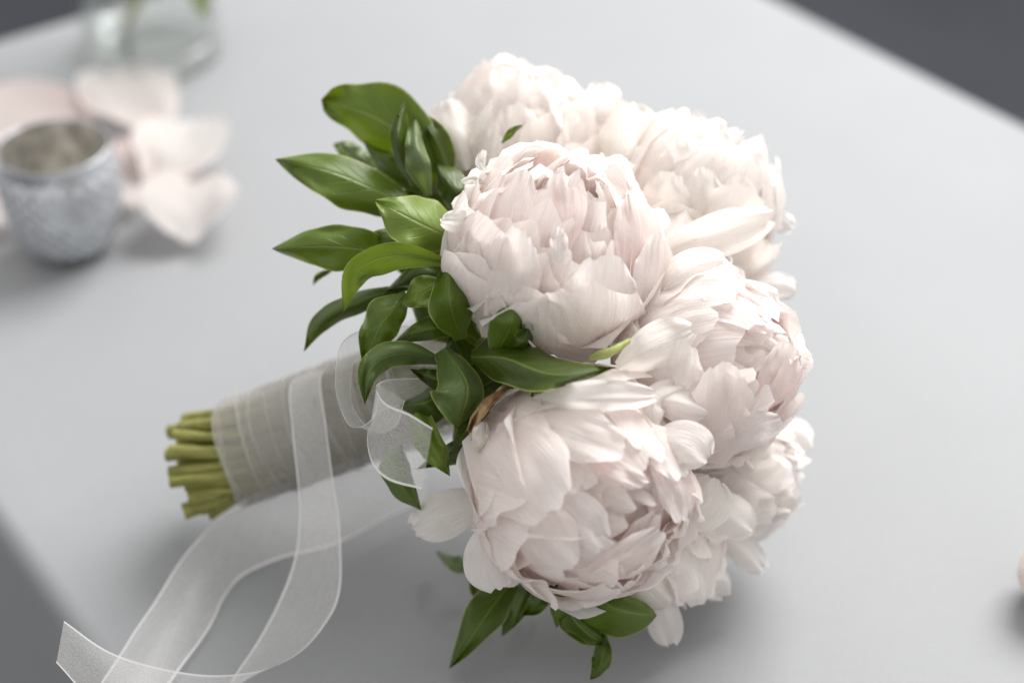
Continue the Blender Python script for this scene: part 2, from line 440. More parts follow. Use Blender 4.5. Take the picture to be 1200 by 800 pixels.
def peony(bouquet, px, py, d, rpx, axis, pink, seed, label, cream=0.0, open_=0.0, coral=0.5):
    rng = random.Random(seed)
    C = P(px, py, d); r = rpx / F_PX * d
    az = (RIGHT * axis[0] + UP * axis[1] - FWD * axis[2]).normalized()
    ax = az.cross(Vector((0.3, 0.2, 0.9))).normalized(); ay = az.cross(ax)
    root = empty('peony', C - az * r, bouquet); root['label'] = label
    FLOWER[root] = (px, py, d, rpx)
    for li, (n, Rf, t0, t1, hw, fl, ruf) in enumerate(LAYERS):
        ph0 = rng.uniform(0, 6.28)
        for k in range(n):
            phi = ph0 + 2 * math.pi * (k + rng.uniform(-0.28, 0.28)) / n
            thm = R(rng.uniform(t0, t1) - open_ * 12)
            vv = cup_petal(C, ax, ay, az, r, phi, Rf * rng.uniform(0.96, 1.03), 0.5 * Rf + 0.46, thm, R(hw * rng.uniform(0.75, 1.2)), fl, ruf, rng,
                           pink * (0.6 + 0.22 * li), 0.07 * li * coral / 0.4, cream * (1 - 0.2 * li))
            mesh_obj('petal', vv[0], vv[1], MP, root, vv[2], vv[3])
    V, Fc, Cc, U = [], [], [], []
    for li, (n, Rf, t0, t1, hw, fl, ruf) in enumerate(INNER):
        ph0 = rng.uniform(0, 6.28)
        for k in range(n):
            phi = ph0 + 2 * math.pi * (k + rng.uniform(-0.3, 0.3)) / n
            vv = cup_petal(C, ax, ay, az, r, phi, Rf, 0.08 * Rf + 0.88, R(rng.uniform(t0, t1) - open_ * 10), R(hw * rng.uniform(0.8, 1.2)), fl, ruf, rng,
                           pink * 1.1 + 0.1, coral * (0.30 + 0.2 * li), 0.0, 13, 15)
            off = len(V)
            V += vv[0]; Fc += [tuple(a + off for a in f) for f in vv[1]]; Cc += vv[2]; U += vv[3]
    io = mesh_obj('inner_petals', V, Fc, MP, root, Cc, U); io['kind'] = 'stuff'
    # green receptacle and stem into the binding point
    base = C - az * r * 0.96
    v, f = tube([base + az * r * 0.12, base + az * 0.002, base - az * 0.006, base - az * 0.014], [0.016, 0.014, 0.008, 0.0045], 12)
    mesh_obj('calyx', v, f, MSEP, root)
    v, f = tube(crom([base - az * 0.008, base - az * 0.04, NECK * 0.7 + base * 0.3, NECK], 12), [0.0042] * 12, 8)
    mesh_obj('flower_stem', v, f, MS, root)
    return root

def strip_surface(mid, wl, wr, dl, dr, prof, nu, nv, wave=0.0, seed=0.0, edge=0.0):
    """sheet along a mid line of (px, py, depth); half widths in px to either side, edge depth offsets in metres"""
    ms = crom([Vector((x, y, (d if d >= 0.4 else (P(x, y, d) - CAM).dot(FWD)) * 1000)) for x, y, d in mid], nv)
    out = []
    for j in range(nv):
        t = j / (nv - 1)
        a, b = ms[max(j - 1, 0)], ms[min(j + 1, nv - 1)]
        dr2 = Vector((b.x - a.x, b.y - a.y)); dr2 = dr2.normalized() if dr2.length > 1e-6 else Vector((1, 0))
        pl = Vector((dr2.y, -dr2.x)); w = prof(t)
        for i in range(nu):
            s = -1 + 2 * i / (nu - 1)
            k = (wl if s < 0 else wr) * w * abs(s) * (-1 if s < 0 else 1) * (1 + edge * noise.noise(Vector((t * 4.5 + seed, 3.0 if s < 0 else 8.0, seed))))
            e = (dl if s < 0 else dr) * w * abs(s) ** 1.35
            e += wave * (abs(s) ** 2) * noise.noise(Vector((t * 5 + seed, s * 1.5, seed))) * (0.3 + t)
            e += wave * 0.5 * noise.noise(Vector((t * 2.2 + seed, s * 0.8, seed + 9)))
            x = ms[j].x - pl.x * k; y = ms[j].y - pl.y * k
            out.append(P(x, y, ms[j].z / 1000 + e))
    return out

def shaped_petal(parent, mid, wl, wr=None, dl=0.006, dr=0.006, pink=0.4, cream=0.0, seed=1, name='petal', ruf=0.004, lime=1.0):
    wr = wl if wr is None else wr
    rng = random.Random(seed)
    sd = rng.uniform(0, 300)
    nu, nv = 15, 19
    prof = lambda t: (0.30 + 0.70 * math.sin(min(t / 0.62, 1) * math.pi / 2)) * (1.0 if t < 0.62 else math.sqrt(max(0.05, 1 - ((t - 0.62) / 0.41) ** 2)))
    V = strip_surface(mid, wl, wr, dl, dr, prof, nu, nv, 0.006, sd)
    cols, uvs = [], []
    axis = (P(*mid[-1]) - P(*mid[-2]))
    for j in range(nv):
        v = j / (nv - 1)
        for i in range(nu):
            u = -1 + 2 * i / (nu - 1)
            nt = 0.10 * noise.noise(Vector((u * 3 + sd, 2.2, sd))) + 0.035 * noise.noise(Vector((u * 8 + sd, 4.2, sd)))
            V[j * nu + i] += axis * (nt * v ** 6) - FWD * (ruf * v ** 2 * (math.sin(4 * u + sd) + 0.5 * math.sin(9 * u + sd * 2)) * 0.5)
            cols.append(petal_color(0.28 + 0.72 * v if lime < 1 else v, pink, 0, cream, rng.uniform(-0.2, 0.2)))
            uvs.append((0.5 + 0.5 * u + sd, v + sd))
    return mesh_obj(name, V, grid_faces(nu, nv), MP, parent, cols, uvs)

# ------------------------------------------------------------ bouquet
NECK = P(548, 436, 0.805)
STEM_END = P(222, 549, 0.822)
bouquet = empty('bouquet', (P(560, 600, 0.0)))
tag(bouquet, 'round bouquet of blush white peonies with green leaves and organza wrapped handle', 'bouquet')

pA = peony(bouquet, 652, 290, 0.735, 124, (0.25, 0.70, 0.66), 0.75, 11, 'full blush peony facing upward, framed by green leaves', cream=0.15, coral=0.5)
pB = peony(bouquet, 688, 570, 0.715, 134, (0.46, -0.20, 0.86), 0.75, 23, 'large blush peony with coral pink heart above the lower leaves', coral=1.1)
pC = peony(bouquet, 832, 425, 0.742, 114, (0.72, 0.10, 0.69), 0.95, 37, 'pink tinged ruffled peony at the outer side of the bouquet', coral=0.65)
pD = peony(bouquet, 612, 172, 0.825, 104, (-0.05, 0.95, 0.28), 0.45, 41, 'soft blush peony rising behind the upper leaves', cream=0.3, coral=0.2)
pE = peony(bouquet, 812, 240, 0.800, 104, (0.55, 0.78, 0.28), 0.25, 53, 'creamy white peony behind the upward facing one', cream=0.55, coral=0.15)
pF = peony(bouquet, 868, 555, 0.792, 78, (0.95, -0.15, 0.20), 0.35, 67, 'small creamy peony low at the outer rim of the bouquet', cream=0.3, coral=0.2)
pG = peony(bouquet, 770, 640, 0.772, 84, (0.45, -0.85, 0.10), 0.35, 71, 'half hidden creamy peony resting on the table', cream=0.4, coral=0.2)

hero = [
 (pB, [(610, 478, .700), (680, 466, .672), (768, 463, .684)], 20, 20, .000, .012, .15, .05),
 (pB, [(578, 578, .738), (528, 598, .735), (484, 620, .742)], 30, 26, .012, .004, .30, .55),
 (pB, [(588, 605, .715), (582, 650, .712), (588, 690, .722)], 38, 40, .010, .004, .30, .1),
 (pB, [(632, 612, .700), (638, 650, .700), (640, 686, .712)], 26, 26, .006, .006, .35, .05),
 (pB, [(672, 640, .690), (690, 670, .690), (728, 690, .690)], 10, 15, -.006, .010, .10, .0),
 (pB, [(760, 520, .690), (800, 520, .684), (828, 540, .690)], 30, 26, .010, .006, .30, .0),
 (pG, [(700, 640, .712), (745, 645, .702), (783, 654, .702)], 18, 20, .006, .010, .35, .25),
 (pG, [(770, 680, .745), (778, 720, .752), (786, 755, .765)], 20, 22, .006, .006, .20, .35),
 (pG, [(740, 650, .730), (760, 680, .735), (785, 706, .745)], 30, 30, .008, .004, .25, .35),
 (pG, [(790, 600, .735), (820, 590, .728), (836, 560, .730)], 34, 36, .012, .006, .25, .45),
 (pG, [(800, 650, .755), (826, 672, .758), (850, 698, .770)], 22, 22, .008, .006, .15, .3),
 (pG, [(612, 672, .780), (622, 695, .785), (620, 716, .790)], 14, 14, .004, .004, .15, .2),
 (pF, [(840, 625, .765), (866, 640, .768), (895, 668, .775)], 18, 18, .008, .008, .10, .1),
 (pF, [(900, 500, .790), (926, 508, .790), (948, 526, .795)], 22, 20, .008, .008, .10, .1),
 (pF, [(880, 560, .760), (910, 580, .768), (925, 600, .780)], 26, 26, .008, .008, .25, .2),
 (pC, [(725, 432, .700), (768, 408, .694), (812, 388, .698)], 30, 26, .004, .012, .20, .45),
 (pC, [(765, 500, .690), (768, 470, .690), (805, 452, .700)], 18, 20, .008, .008, .15, .15),
 (pE, [(765, 298, .742), (830, 276, .735), (902, 252, .760)], 24, 30, .012, .006, .10, .60),
 (pE, [(880, 262, .790), (908, 258, .792), (930, 268, .80)], 13, 13, .006, .006, .05, .1),
 (pE, [(885, 250, .800), (905, 240, .802), (918, 236, .806)], 10, 10, .006, .006, .05, .1),
 (pE, [(870, 240, .790), (880, 220, .792), (885, 196, .80)], 22, 22, .010, .010, .05, .2),
 (pE, [(822, 180, .815), (820, 155, .818), (818, 130, .822)], 10, 10, .004, .004, .10, .1),
 (pC, [(885, 335, .775), (912, 334, .778), (932, 344, .786)], 16, 16, .006, .006, .10, .05),
 (pD, [(720, 205, .780), (735, 170, .778), (738, 122, .800)], 34, 38, .016, .012, .05, .75),
 (pD, [(545, 200, .785), (532, 160, .785), (520, 118, .80)], 24, 26, .012, .006, .20, .35),
 (pA, [(758, 305, .745), (784, 277, .745), (802, 240, .760)], 22, 24, .010, .006, .30, .1),
 (pC, [(768, 348, .722), (802, 322, .716), (850, 306, .730)], 26, 26, .010, .008, .30, .2),
 (pC, [(760, 472, .702), (790, 470, .692), (828, 482, .700)], 22, 24, .010, .008, .35, .1),
 (pF, [(835, 522, .757), (870, 500, .752), (906, 506, .765)], 24, 24, .010, .008, .25, .2),
 (pG, [(800, 602, .742), (845, 600, .742), (882, 622, .755)], 26, 26, .010, .008, .20, .3),
 (pD, [(690, 152, .800), (705, 122, .800), (706, 98, .815)], 22, 22, .010, .008, .25, .2),
 (pA, [(568, 272, .715), (545, 262, .708), (517, 258, .704)], 14, 15, .006, -.002, .15, .0),
 (pA, [(568, 215, .725), (556, 211, .720), (541, 213, .716)], 5, 5, .002, .002, .05, .0),
 (pA, [(572, 205, .725), (563, 192, .722), (567, 176, .722)], 6, 6, .002, .002, .05, .0),
]
for i, h in enumerate(hero):
    shaped_petal(h[0], h[1], h[2], h[3], h[4], h[5], h[6], h[7], seed=100 + i, lime=0)

def shell_petal(root, mid, wl, wr, k0, k1, pink, cream, inner=0.0, seed=0):
    """broad outer petal lying over the flower's own ball: base tucked in at k0, tip lifted to k1 radii"""
    fx, fy, fd, fr = FLOWER[root]; r = fr / F_PX * fd
    rng = random.Random(seed); sd = rng.uniform(0, 300)
    nu, nv = 21, 23
    ms = crom([Vector((x, y, 0)) for x, y in mid], nv)
    cl_ = [(rng.uniform(-0.7, 0.7), rng.uniform(0.02, 0.05), rng.uniform(0.05, 0.12)) for _ in range(rng.choice((0, 1, 1, 2)))]
    V, cols, uvs = [], [], []
    L = sum((ms[j + 1] - ms[j]).length for j in range(nv - 1))
    tipd = (ms[-1] - ms[-4]).normalized()
    for j in range(nv):
        t = j / (nv - 1)
        a, b = ms[max(j - 1, 0)], ms[min(j + 1, nv - 1)]
        dv = (b - a).normalized(); side = Vector((-dv.y, dv.x, 0))
        w = (0.42 + 0.58 * math.sin(min(t / 0.6, 1) * math.pi / 2)) * (1 if t < 0.6 else (1 - 0.16 * ((t - 0.6) / 0.4) ** 2))
        for i in range(nu):
            u = -1 + 2 * i / (nu - 1)
            nt = 0.06 * noise.noise(Vector((u * 2.6 + sd, 2.2, sd))) + 0.03 * noise.noise(Vector((u * 8 + sd, 4.2, sd))) - 0.30 * abs(u) ** 2.6
            for u0, dp, wd in cl_: nt -= dp * math.exp(-((u - u0) / wd) ** 2)
            q = ms[j] + side * (u * w * (wl if u < 0 else wr)) + tipd * (nt * L * t ** 4)
            rho = math.hypot(q.x - fx, q.y - fy) / fr
            k = k0 + (k1 - k0) * t ** 1.4 - 0.05 * u * u * t
            k += 0.055 * t * noise.noise(Vector((u * 1.6 + sd, t * 2.0, sd))) + 0.022 * t * noise.noise(Vector((u * 5 + sd, t * 3, sd + 4)))
            k += 0.022 * t ** 3 * (math.sin(4.2 * u + sd) + 0.5 * math.sin(9.5 * u + 2 * sd))
            k += 0.011 * t * noise.noise(Vector((u * 11 + sd, t * 4, sd + 8)))
            xx = k * k - rho * rho
            h = math.sqrt(0.5 * (xx + math.sqrt(xx * xx + 0.03))) + 0.5 * (k - 0.98)
            V.append(P(q.x, q.y, fd - r * h))
            cols.append(petal_color(0.25 + 0.75 * t, pink, inner, cream, 0)); uvs.append((0.5 + 0.5 * u + sd, t + sd))
    return mesh_obj('petal', V, grid_faces(nu, nv), MP, root, cols, uvs)

SHELL = [
 (pA, [(580, 398), (592, 335), (606, 268)], 38, 40, .98, 1.06, .45, .10), (pA, [(692, 414), (705, 355), (712, 298)], 48, 44, .98, 1.06, .45, .05),
 (pA, [(702, 420), (668, 388), (642, 338)], 34, 36, 1.0, 1.08, .35, .35), (pA, [(585, 300), (597, 255), (612, 200)], 32, 34, .94, 1.01, .8, .0, .15),
 (pA, [(655, 295), (660, 245), (656, 202)], 28, 28, .93, 1.00, 1.2, .0, .35), (pA, [(655, 308), (655, 287), (655, 266)], 11, 11, 1.0, 1.05, .30, .0),
 (pA, [(735, 330), (745, 280), (738, 225)], 26, 30, .95, 1.03, 1.2, .0, .35), (pA, [(750, 375), (765, 325), (770, 272)], 24, 26, 1.0, 1.07, .40, .0),
 (pA, [(548, 372), (545, 325), (552, 275)], 22, 26, .99, 1.06, .25, .0),
 (pB, [(560, 498), (608, 545), (652, 602)], 58, 64, 1.0, 1.07, .45, .0), (pB, [(612, 484), (668, 503), (735, 527)], 34, 34, .98, 1.05, .40, .0),
 (pB, [(610, 585), (640, 625), (672, 664)], 36, 36, 1.0, 1.07, .8, .0, .1), (pB, [(648, 572), (680, 605), (710, 642)], 28, 28, .96, 1.03, .50, .0),
 (pB, [(694, 538), (722, 552), (758, 566)], 20, 20, .95, 1.02, 1.2, .0, .4), (pB, [(768, 535), (793, 572), (800, 612)], 22, 24, .98, 1.06, .9, .0, .3),
 (pB, [(690, 672), (735, 652), (776, 622)], 20, 24, .98, 1.05, .9, .0, .3), (pB, [(760, 505), (785, 530), (800, 560)], 26, 26, .98, 1.05, .5, .0),
 (pB, [(742, 540), (764, 556), (790, 572)], 18, 18, .90, .98, 1.0, .0, .3), (pB, [(700, 632), (738, 612), (775, 585)], 26, 28, .82, .90, 1.0, .0, .9), (pB, [(775, 630), (782, 600), (770, 568)], 22, 22, .86, .95, 1.0, .0, .7), (pB, [(720, 650), (752, 628), (770, 600)], 18, 18, .88, .97, .9, .0, .5),
 (pC, [(832, 542), (844, 488), (850, 426)], 42, 40, 1.0, 1.07, .9, .0, .12), (pC, [(778, 362), (820, 330), (872, 336)], 34, 34, .98, 1.05, .30, .05),
 (pC, [(765, 420), (790, 382), (840, 366)], 34, 36, .98, 1.04, .40, .10), (pC, [(858, 522), (885, 503), (916, 494)], 22, 22, 1.0, 1.08, .45, .0),
 (pC, [(890, 475), (914, 440), (924, 400)], 26, 24, .98, 1.05, 1.3, .0, .5), (pC, [(848, 392), (875, 376), (902, 386)], 15, 15, .97, 1.04, 1.1, .0, .5),
 (pC, [(780, 480), (790, 440), (800, 400)], 36, 34, 1.0, 1.05, .40, .10),
 (pE, [(815, 262), (822, 230), (826, 197)], 24, 24, .98, 1.05, .12, .45), (pE, [(775, 268), (780, 235), (786, 200)], 28, 28, 1.0, 1.06, .12, .45),
 (pE, [(800, 218), (798, 190), (795, 163)], 26, 26, .96, 1.03, .15, .30), (pE, [(830, 195), (838, 168), (844, 145)], 18, 18, .96, 1.04, .15, .15),
 (pE, [(858, 312), (885, 300), (906, 288)], 24, 24, 1.0, 1.06, .15, .35), (pE, [(850, 270), (862, 235), (868, 205)], 24, 26, .98, 1.04, .15, .30),
 (pD, [(540, 202), (555, 165), (574, 126)], 16, 16, 1.0, 1.06, .20, .50), (pD, [(546, 208), (566, 185), (576, 143)], 18, 20, 1.0, 1.07, .20, .40),
 (pD, [(590, 152), (590, 115), (588, 79)], 32, 32, .97, 1.04, .40, .10), (pD, [(642, 162), (650, 132), (642, 104)], 32, 32, .97, 1.04, .40, .10),
 (pD, [(660, 168), (676, 140), (686, 110)], 28, 28, .98, 1.05, .35, .15), (pD, [(612, 192), (606, 160), (602, 122)], 32, 34, .98, 1.04, .40, .15),
 (pF, [(850, 600), (880, 570), (915, 545)], 34, 34, 1.0, 1.06, .30, .35), (pF, [(850, 560), (872, 530), (905, 515)], 30, 30, 1.0, 1.06, .15, .45),
]
for i, h in enumerate(SHELL):
    shell_petal(*h, seed=500 + i)

# dry sepal remains on the big lower flower
for _k, (_m, _w) in enumerate((([(552, 516, .704), (556, 492, .698), (574, 470, .694), (592, 456, .698), (608, 446, .712)], 6), ([(548, 505, .706), (560, 482, .701), (584, 462, .699), (604, 450, .708)], 5))):
    _v = strip_surface(_m, _w, _w, .003, -.002, lambda t: 0.35 + 0.65 * math.sin(math.pi * min(1, t * 1.02)), 7, 26, 0.02, 7.0 + _k * 5, 0.7)
    mesh_obj('dry_sepal', _v, grid_faces(7, 26), MDRY, pB)
shaped_petal(pB, [(560, 530, .698), (562, 512, .693), (566, 494, .694)], 10, 10, .004, .004, .0, 1.0, seed=300, name='sepal', lime=1)
mesh_obj('sepal', *tube(crom([P(690, 420, .700), P(716, 412, .694), P(738, 398, .698)], 9), [.0008, .0014, .002, .0022, .002, .0018, .0016, .0012, .0008], 8), MSEP, pA)

DARK = (0.032, 0.060, 0.004); MIDG = (0.066, 0.115, 0.005); LITE = (0.165, 0.245, 0.035); GREY = (0.085, 0.130, 0.045); SHADED = (0.018, 0.034, 0.003)  # last green is darkened: shade inside the leaf collar put into colour
def leaf(mid, wl, wr=None, dl=0.006, dr=0.006, col=MIDG, under=False, tip=0.95, widest=0.45, seed=0):
    wr = wl if wr is None else wr
    nu, nv = 13, 25
    def prof(t):
        q = t / widest * 0.5 if t < widest else 0.5 + (t - widest) / (1 - widest) * 0.5
        return max(0.02 if t > widest else 0.34, math.sin(math.pi * q) ** (0.75 if t < widest else tip)) if 0 < t < 1 else (0.3 if t <= 0 else 0.012)
    V = strip_surface(mid, wl, wr, dl, dr, prof, nu, nv, 0.012, seed * 3.7 + 1, 0.24)
    for j in range(nv):
        b = FWD * (-0.006 * math.sin(math.pi * j / (nv - 1)) + 0.012 * max(0.0, j / (nv - 1) - 0.8))
        for i in range(nu): V[j * nu + i] += b
    uvs = [(i / (nu - 1), j / (nv - 1)) for j in range(nv) for i in range(nu)]
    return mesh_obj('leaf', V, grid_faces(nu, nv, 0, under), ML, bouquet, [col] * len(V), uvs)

leaves = [  # mid line, left/right half widths (px), edge depth offsets, colour, underside up
 ([(540, 232, .790), (458, 150, .780), (376, 116, .785)], 32, 42, .014, -.004, MIDG, False, 0.55, 0.55),
 ([(484, 218, .770), (468, 165, .764), (475, 115, .768)], 10, 11, .004, .012, DARK, False),
 ([(502, 230, .764), (490, 185, .758), (485, 136, .764)], 15, 13, -.004, .006, GREY, True),
 ([(530, 210, .782), (512, 165, .778), (487, 128, .784)], 16, 16, .006, .004, DARK, False),
 ([(490, 248, .768), (405, 208, .760), (322, 186, .764)], 34, 24, .002, .010, MIDG, False),
 ([(440, 196, .800), (412, 180, .802), (390, 168, .805)], 13, 13, .004, .004, GREY, True),
 ([(540, 284, .748), (492, 262, .738), (439, 234, .736)], 34, 30, -.004, .014, LITE, False),
 ([(480, 302, .752), (398, 290, .745), (318, 291, .748)], 28, 26, .008, .002, MIDG, False),
 ([(527, 308, .730), (465, 300, .722), (420, 318, .720), (401, 366, .728)], 19, 17, .010, -.002, LITE, False),
 ([(480, 335, .752), (420, 356, .748), (380, 376, .750), (355, 412, .755)], 13, 15, .008, .008, DARK, False),
 ([(478, 345, .738), (448, 380, .730), (425, 430, .732)], 22, 24, .008, .010, MIDG, False),
 ([(522, 330, .730), (498, 342, .724), (470, 358, .726)], 20, 18, .002, .008, LITE, False),
 ([(540, 398, .722), (528, 355, .710), (526, 307, .712)], 25, 26, .008, .014, MIDG, False),
 ([(552, 418, .715), (592, 420, .700), (650, 438, .682), (724, 430, .682)], 28, 28, .026, .004, SHADED, False, 1.1, 0.32),
 ([(578, 420, .712), (598, 382, .700), (604, 346, .704)], 24, 20, .010, .014, MIDG, False),
 ([(612, 450, .706), (628, 458, .698), (637, 475, .698)], 8, 8, .002, .002, MIDG, False),
 ([(525, 425, .728), (470, 414, .718), (435, 432, .714), (427, 474, .716)], 15, 17, .010, .006, GREY, False),
 ([(520, 408, .724), (548, 452, .708), (536, 502, .706)], 18, 44, .012, -.006, GREY, False, 0.8, 0.62),
 ([(540, 440, .735), (505, 468, .728), (468, 476, .728)], 26, 18, .006, .010, DARK, False),
 ([(484, 470, .730), (504, 515, .720), (527, 558, .718)], 17, 18, .004, .010, LITE, False),
 ([(466, 520, .735), (466, 556, .730), (493, 598, .736)], 18, 18, .006, .008, GREY, False),
 ([(590, 480, .745), (545, 520, .742), (488, 550, .748)], 16, 12, .006, .006, DARK, False),
 ([(606, 672, .770), (572, 715, .762), (526, 784, .752)], 20, 24, -.002, .012, DARK, False),
 ([(622, 675, .770), (608, 705, .764), (588, 746, .762)], 14, 14, .006, .006, DARK, False),
 ([(570, 650, .806), (540, 660, .804), (510, 646, .812)], 10, 10, .004, .004, GREY, True),
 ([(636, 662, .735), (662, 688, .728), (702, 708, .732)], 14, 14, .010, .002, LITE, False),
 ([(660, 660, .742), (712, 706, .730), (770, 722, .734)], 22, 34, .004, .016, MIDG, False, 0.7, 0.55),
 ([(655, 695, .750), (678, 730, .744), (712, 757, .744)], 20, 18, .010, .006, DARK, False),
 ([(708, 742, .748), (704, 772, .744), (692, 797, .742)], 11, 13, .004, .008, DARK, False),
 ([(638, 676, .752), (655, 702, .748), (652, 736, .746)], 12, 13, .006, .006, MIDG, False),
 ([(590, 700, .790), (566, 688, .788), (552, 660, .790)], 14, 14, .006, .006, DARK, False),
 ([(588, 168, .765), (600, 157, .758), (613, 146, .758)], 5, 4, .002, .002, MIDG, False),
 ([(585, 258, .760), (566, 236, .748), (556, 212, .750)], 15, 14, .006, .006, DARK, False),
 ([(560, 250, .775), (535, 225, .770), (512, 190, .772)], 20, 20, .006, .010, DARK, False),
 ([(390, 316, .775), (376, 324, .778), (366, 334, .780)], 4, 4, .002, .002, MIDG, False),
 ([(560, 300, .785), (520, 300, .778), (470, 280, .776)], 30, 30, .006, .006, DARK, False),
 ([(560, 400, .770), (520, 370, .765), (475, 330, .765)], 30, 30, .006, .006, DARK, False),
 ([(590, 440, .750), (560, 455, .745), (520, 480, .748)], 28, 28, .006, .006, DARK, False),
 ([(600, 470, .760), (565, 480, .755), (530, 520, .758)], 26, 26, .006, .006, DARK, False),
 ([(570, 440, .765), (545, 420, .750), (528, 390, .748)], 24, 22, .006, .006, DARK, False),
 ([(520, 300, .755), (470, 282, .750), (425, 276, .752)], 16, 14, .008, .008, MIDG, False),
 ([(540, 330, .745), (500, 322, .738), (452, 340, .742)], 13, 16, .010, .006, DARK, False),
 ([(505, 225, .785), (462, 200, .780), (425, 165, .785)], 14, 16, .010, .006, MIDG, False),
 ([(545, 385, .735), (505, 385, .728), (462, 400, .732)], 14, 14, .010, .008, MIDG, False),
 ([(560, 440, .725), (520, 445, .720), (480, 432, .722)], 14, 12, .008, .010, SHADED, False),
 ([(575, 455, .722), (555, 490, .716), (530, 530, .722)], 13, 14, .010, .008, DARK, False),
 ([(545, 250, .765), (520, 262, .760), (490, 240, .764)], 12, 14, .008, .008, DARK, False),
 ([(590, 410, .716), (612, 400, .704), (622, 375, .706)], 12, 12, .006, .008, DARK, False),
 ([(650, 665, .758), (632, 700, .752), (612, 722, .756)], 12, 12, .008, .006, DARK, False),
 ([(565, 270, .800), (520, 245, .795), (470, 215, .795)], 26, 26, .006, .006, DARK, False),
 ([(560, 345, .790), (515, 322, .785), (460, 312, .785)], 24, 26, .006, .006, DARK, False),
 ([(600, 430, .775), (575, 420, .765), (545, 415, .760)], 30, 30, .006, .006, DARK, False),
 ([(545, 255, .800), (530, 215, .795), (522, 170, .800)], 16, 16, .006, .006, MIDG, False),
]
for i, l in enumerate(leaves):
    leaf(*l, seed=i)

# stems
bax = (STEM_END - NECK).normalized()
b1 = bax.cross(Vector((0, 0, 1))).normalized(); b2 = bax.cross(b1).normalized()
BL = (STEM_END - NECK).length
rng = random.Random(5)
NS = 46
for i in range(NS):
    rr = 0.0212 * math.sqrt((i + 0.5) / NS); an = i * 2.399963
    o = b1 * math.cos(an) * rr + b2 * math.sin(an) * rr
    o2_ = o.copy(); o2_.rotate(Matrix.Rotation(0.5, 3, bax))
    ln = BL + rng.uniform(-0.0035, 0.0035)
    rad = rng.uniform(0.0021, 0.0037)
    pts = crom([NECK + o * 0.9, NECK + bax * BL * 0.4 + o * 0.95, NECK + bax * BL * 0.75 + o * 0.97, NECK + bax * ln + o2_ * 1.16 + Vector((rng.gauss(0, .0015), rng.gauss(0, .0015), rng.gauss(0, .0015)))], 14)
    rads = [rad * (1 + 0.10 * noise.noise(Vector((k * 0.8, i * 3.1, 0.5)))) for k in range(14)]; rads[-1] *= 1.08; rads[-2] *= 1.04
    v, f = tube(pts, rads, 10, caps=False)
    s = mesh_obj('stem', v, f, MS, bouquet)
    e = pts[-1]; t = (pts[-1] - pts[-2]).normalized()
    v2, f2 = tube([e - t * 0.0006, e + t * 0.0001], [rad * 0.985, rad * 0.93], 10)
    mesh_obj('cut_end', v2, f2, MCUT, s)

# organza wound round the stems
def ribbon(name, A, B, mat, n=60, nu=9, wob=0.0, seed=0, billow=0.0):
    a = crom([P(*p) for p in A], n); b = crom([P(*p) for p in B], n)
    V, uvs = [], []
    ln = 0.0
    for j in range(n):
        if j: ln += ((a[j] + b[j]) / 2 - (a[j - 1] + b[j - 1]) / 2).length
        t = (a[min(j + 1, n - 1)] - a[max(j - 1, 0)])
        nr = t.cross(b[j] - a[j]).normalized()
        for i in range(nu):
            s = i / (nu - 1)
            V.append(a[j].lerp(b[j], s) + nr * (billow * math.sin(math.pi * s) + wob * noise.noise(Vector((ln * 40 + seed, s * 1.6, seed)))))
            uvs.append((s, ln * 25))
    return mesh_obj(name, V, grid_faces(nu, n), mat, bouquet, None, uvs)

def helix_wrap(name, s0, s1, turns, width, rad0, ph, seed, lean=0.0):
    n = int(turns * 44); nu = 9
    V, uvs = [], []
    for j in range(n):
        t = j / (n - 1); an = ph + t * turns * 2 * math.pi
        for i in range(nu):
            s = i / (nu - 1)
            pos = s0 + (s1 - s0) * t + (s - 0.5) * width + lean * math.sin(an)
            rr = rad0 + 0.0012 * t * turns / 4 + 0.0008 * noise.noise(Vector((math.cos(an) * 1.6 + seed, math.sin(an) * 1.6, pos * 60))) \
                 + 0.0016 * noise.noise(Vector((math.cos(an) * 0.8 + seed, math.sin(an) * .8, pos * 260)))
            V.append(NECK + bax * pos + (b1 * math.cos(an) + b2 * math.sin(an)) * rr); uvs.append((s, t * turns * 2))
    return mesh_obj(name, V, grid_faces(nu, n), MW, bouquet, None, uvs)
helix_wrap('ribbon_wrap', 0.015, BL - 0.042, 6.3, 0.036, 0.0248, 0.4, 1.0, 0.004)
helix_wrap('ribbon_wrap', BL - 0.0425, BL - 0.040, 2.3, 0.036, 0.0255, 1.1, 9.0, 0.003)
helix_wrap('ribbon_wrap', BL - 0.040, 0.03, 4.2, 0.036, 0.0262, 2.0, 4.0, -0.005)

# loops and tails
ribbon('ribbon_loop',
   [(525, 392, .775), (455, 381, .757), (406, 396, .744), (393, 436, .734), (397, 476, .728), (412, 500, .722), (436, 488, .716), (444, 450, .712)],
   [(530, 432, .790), (470, 412, .775), (420, 420, .764), (412, 450, .752), (418, 480, .742), (440, 506, .730), (465, 500, .724), (475, 470, .722)], MO, 70, wob=.0015, seed=2)
ribbon('ribbon_loop',
   [(520, 442, .735), (470, 443, .718), (443, 452, .705), (451, 472, .699), (480, 485, .698), (507, 501, .702)],
   [(512, 486, .742), (460, 478, .728), (433, 500, .711), (433, 536, .704), (453, 561, .702), (494, 573, .706)], MO, 60, wob=.0018, seed=3)
ribbon('ribbon_loop',
   [(530, 405, .790), (480, 390, .782), (450, 400, .775), (470, 425, .768), (510, 432, .765)],
   [(530, 380, .800), (490, 372, .795), (465, 388, .79), (490, 410, .785), (530, 415, .780)], MO, 40, wob=.0015, seed=4)
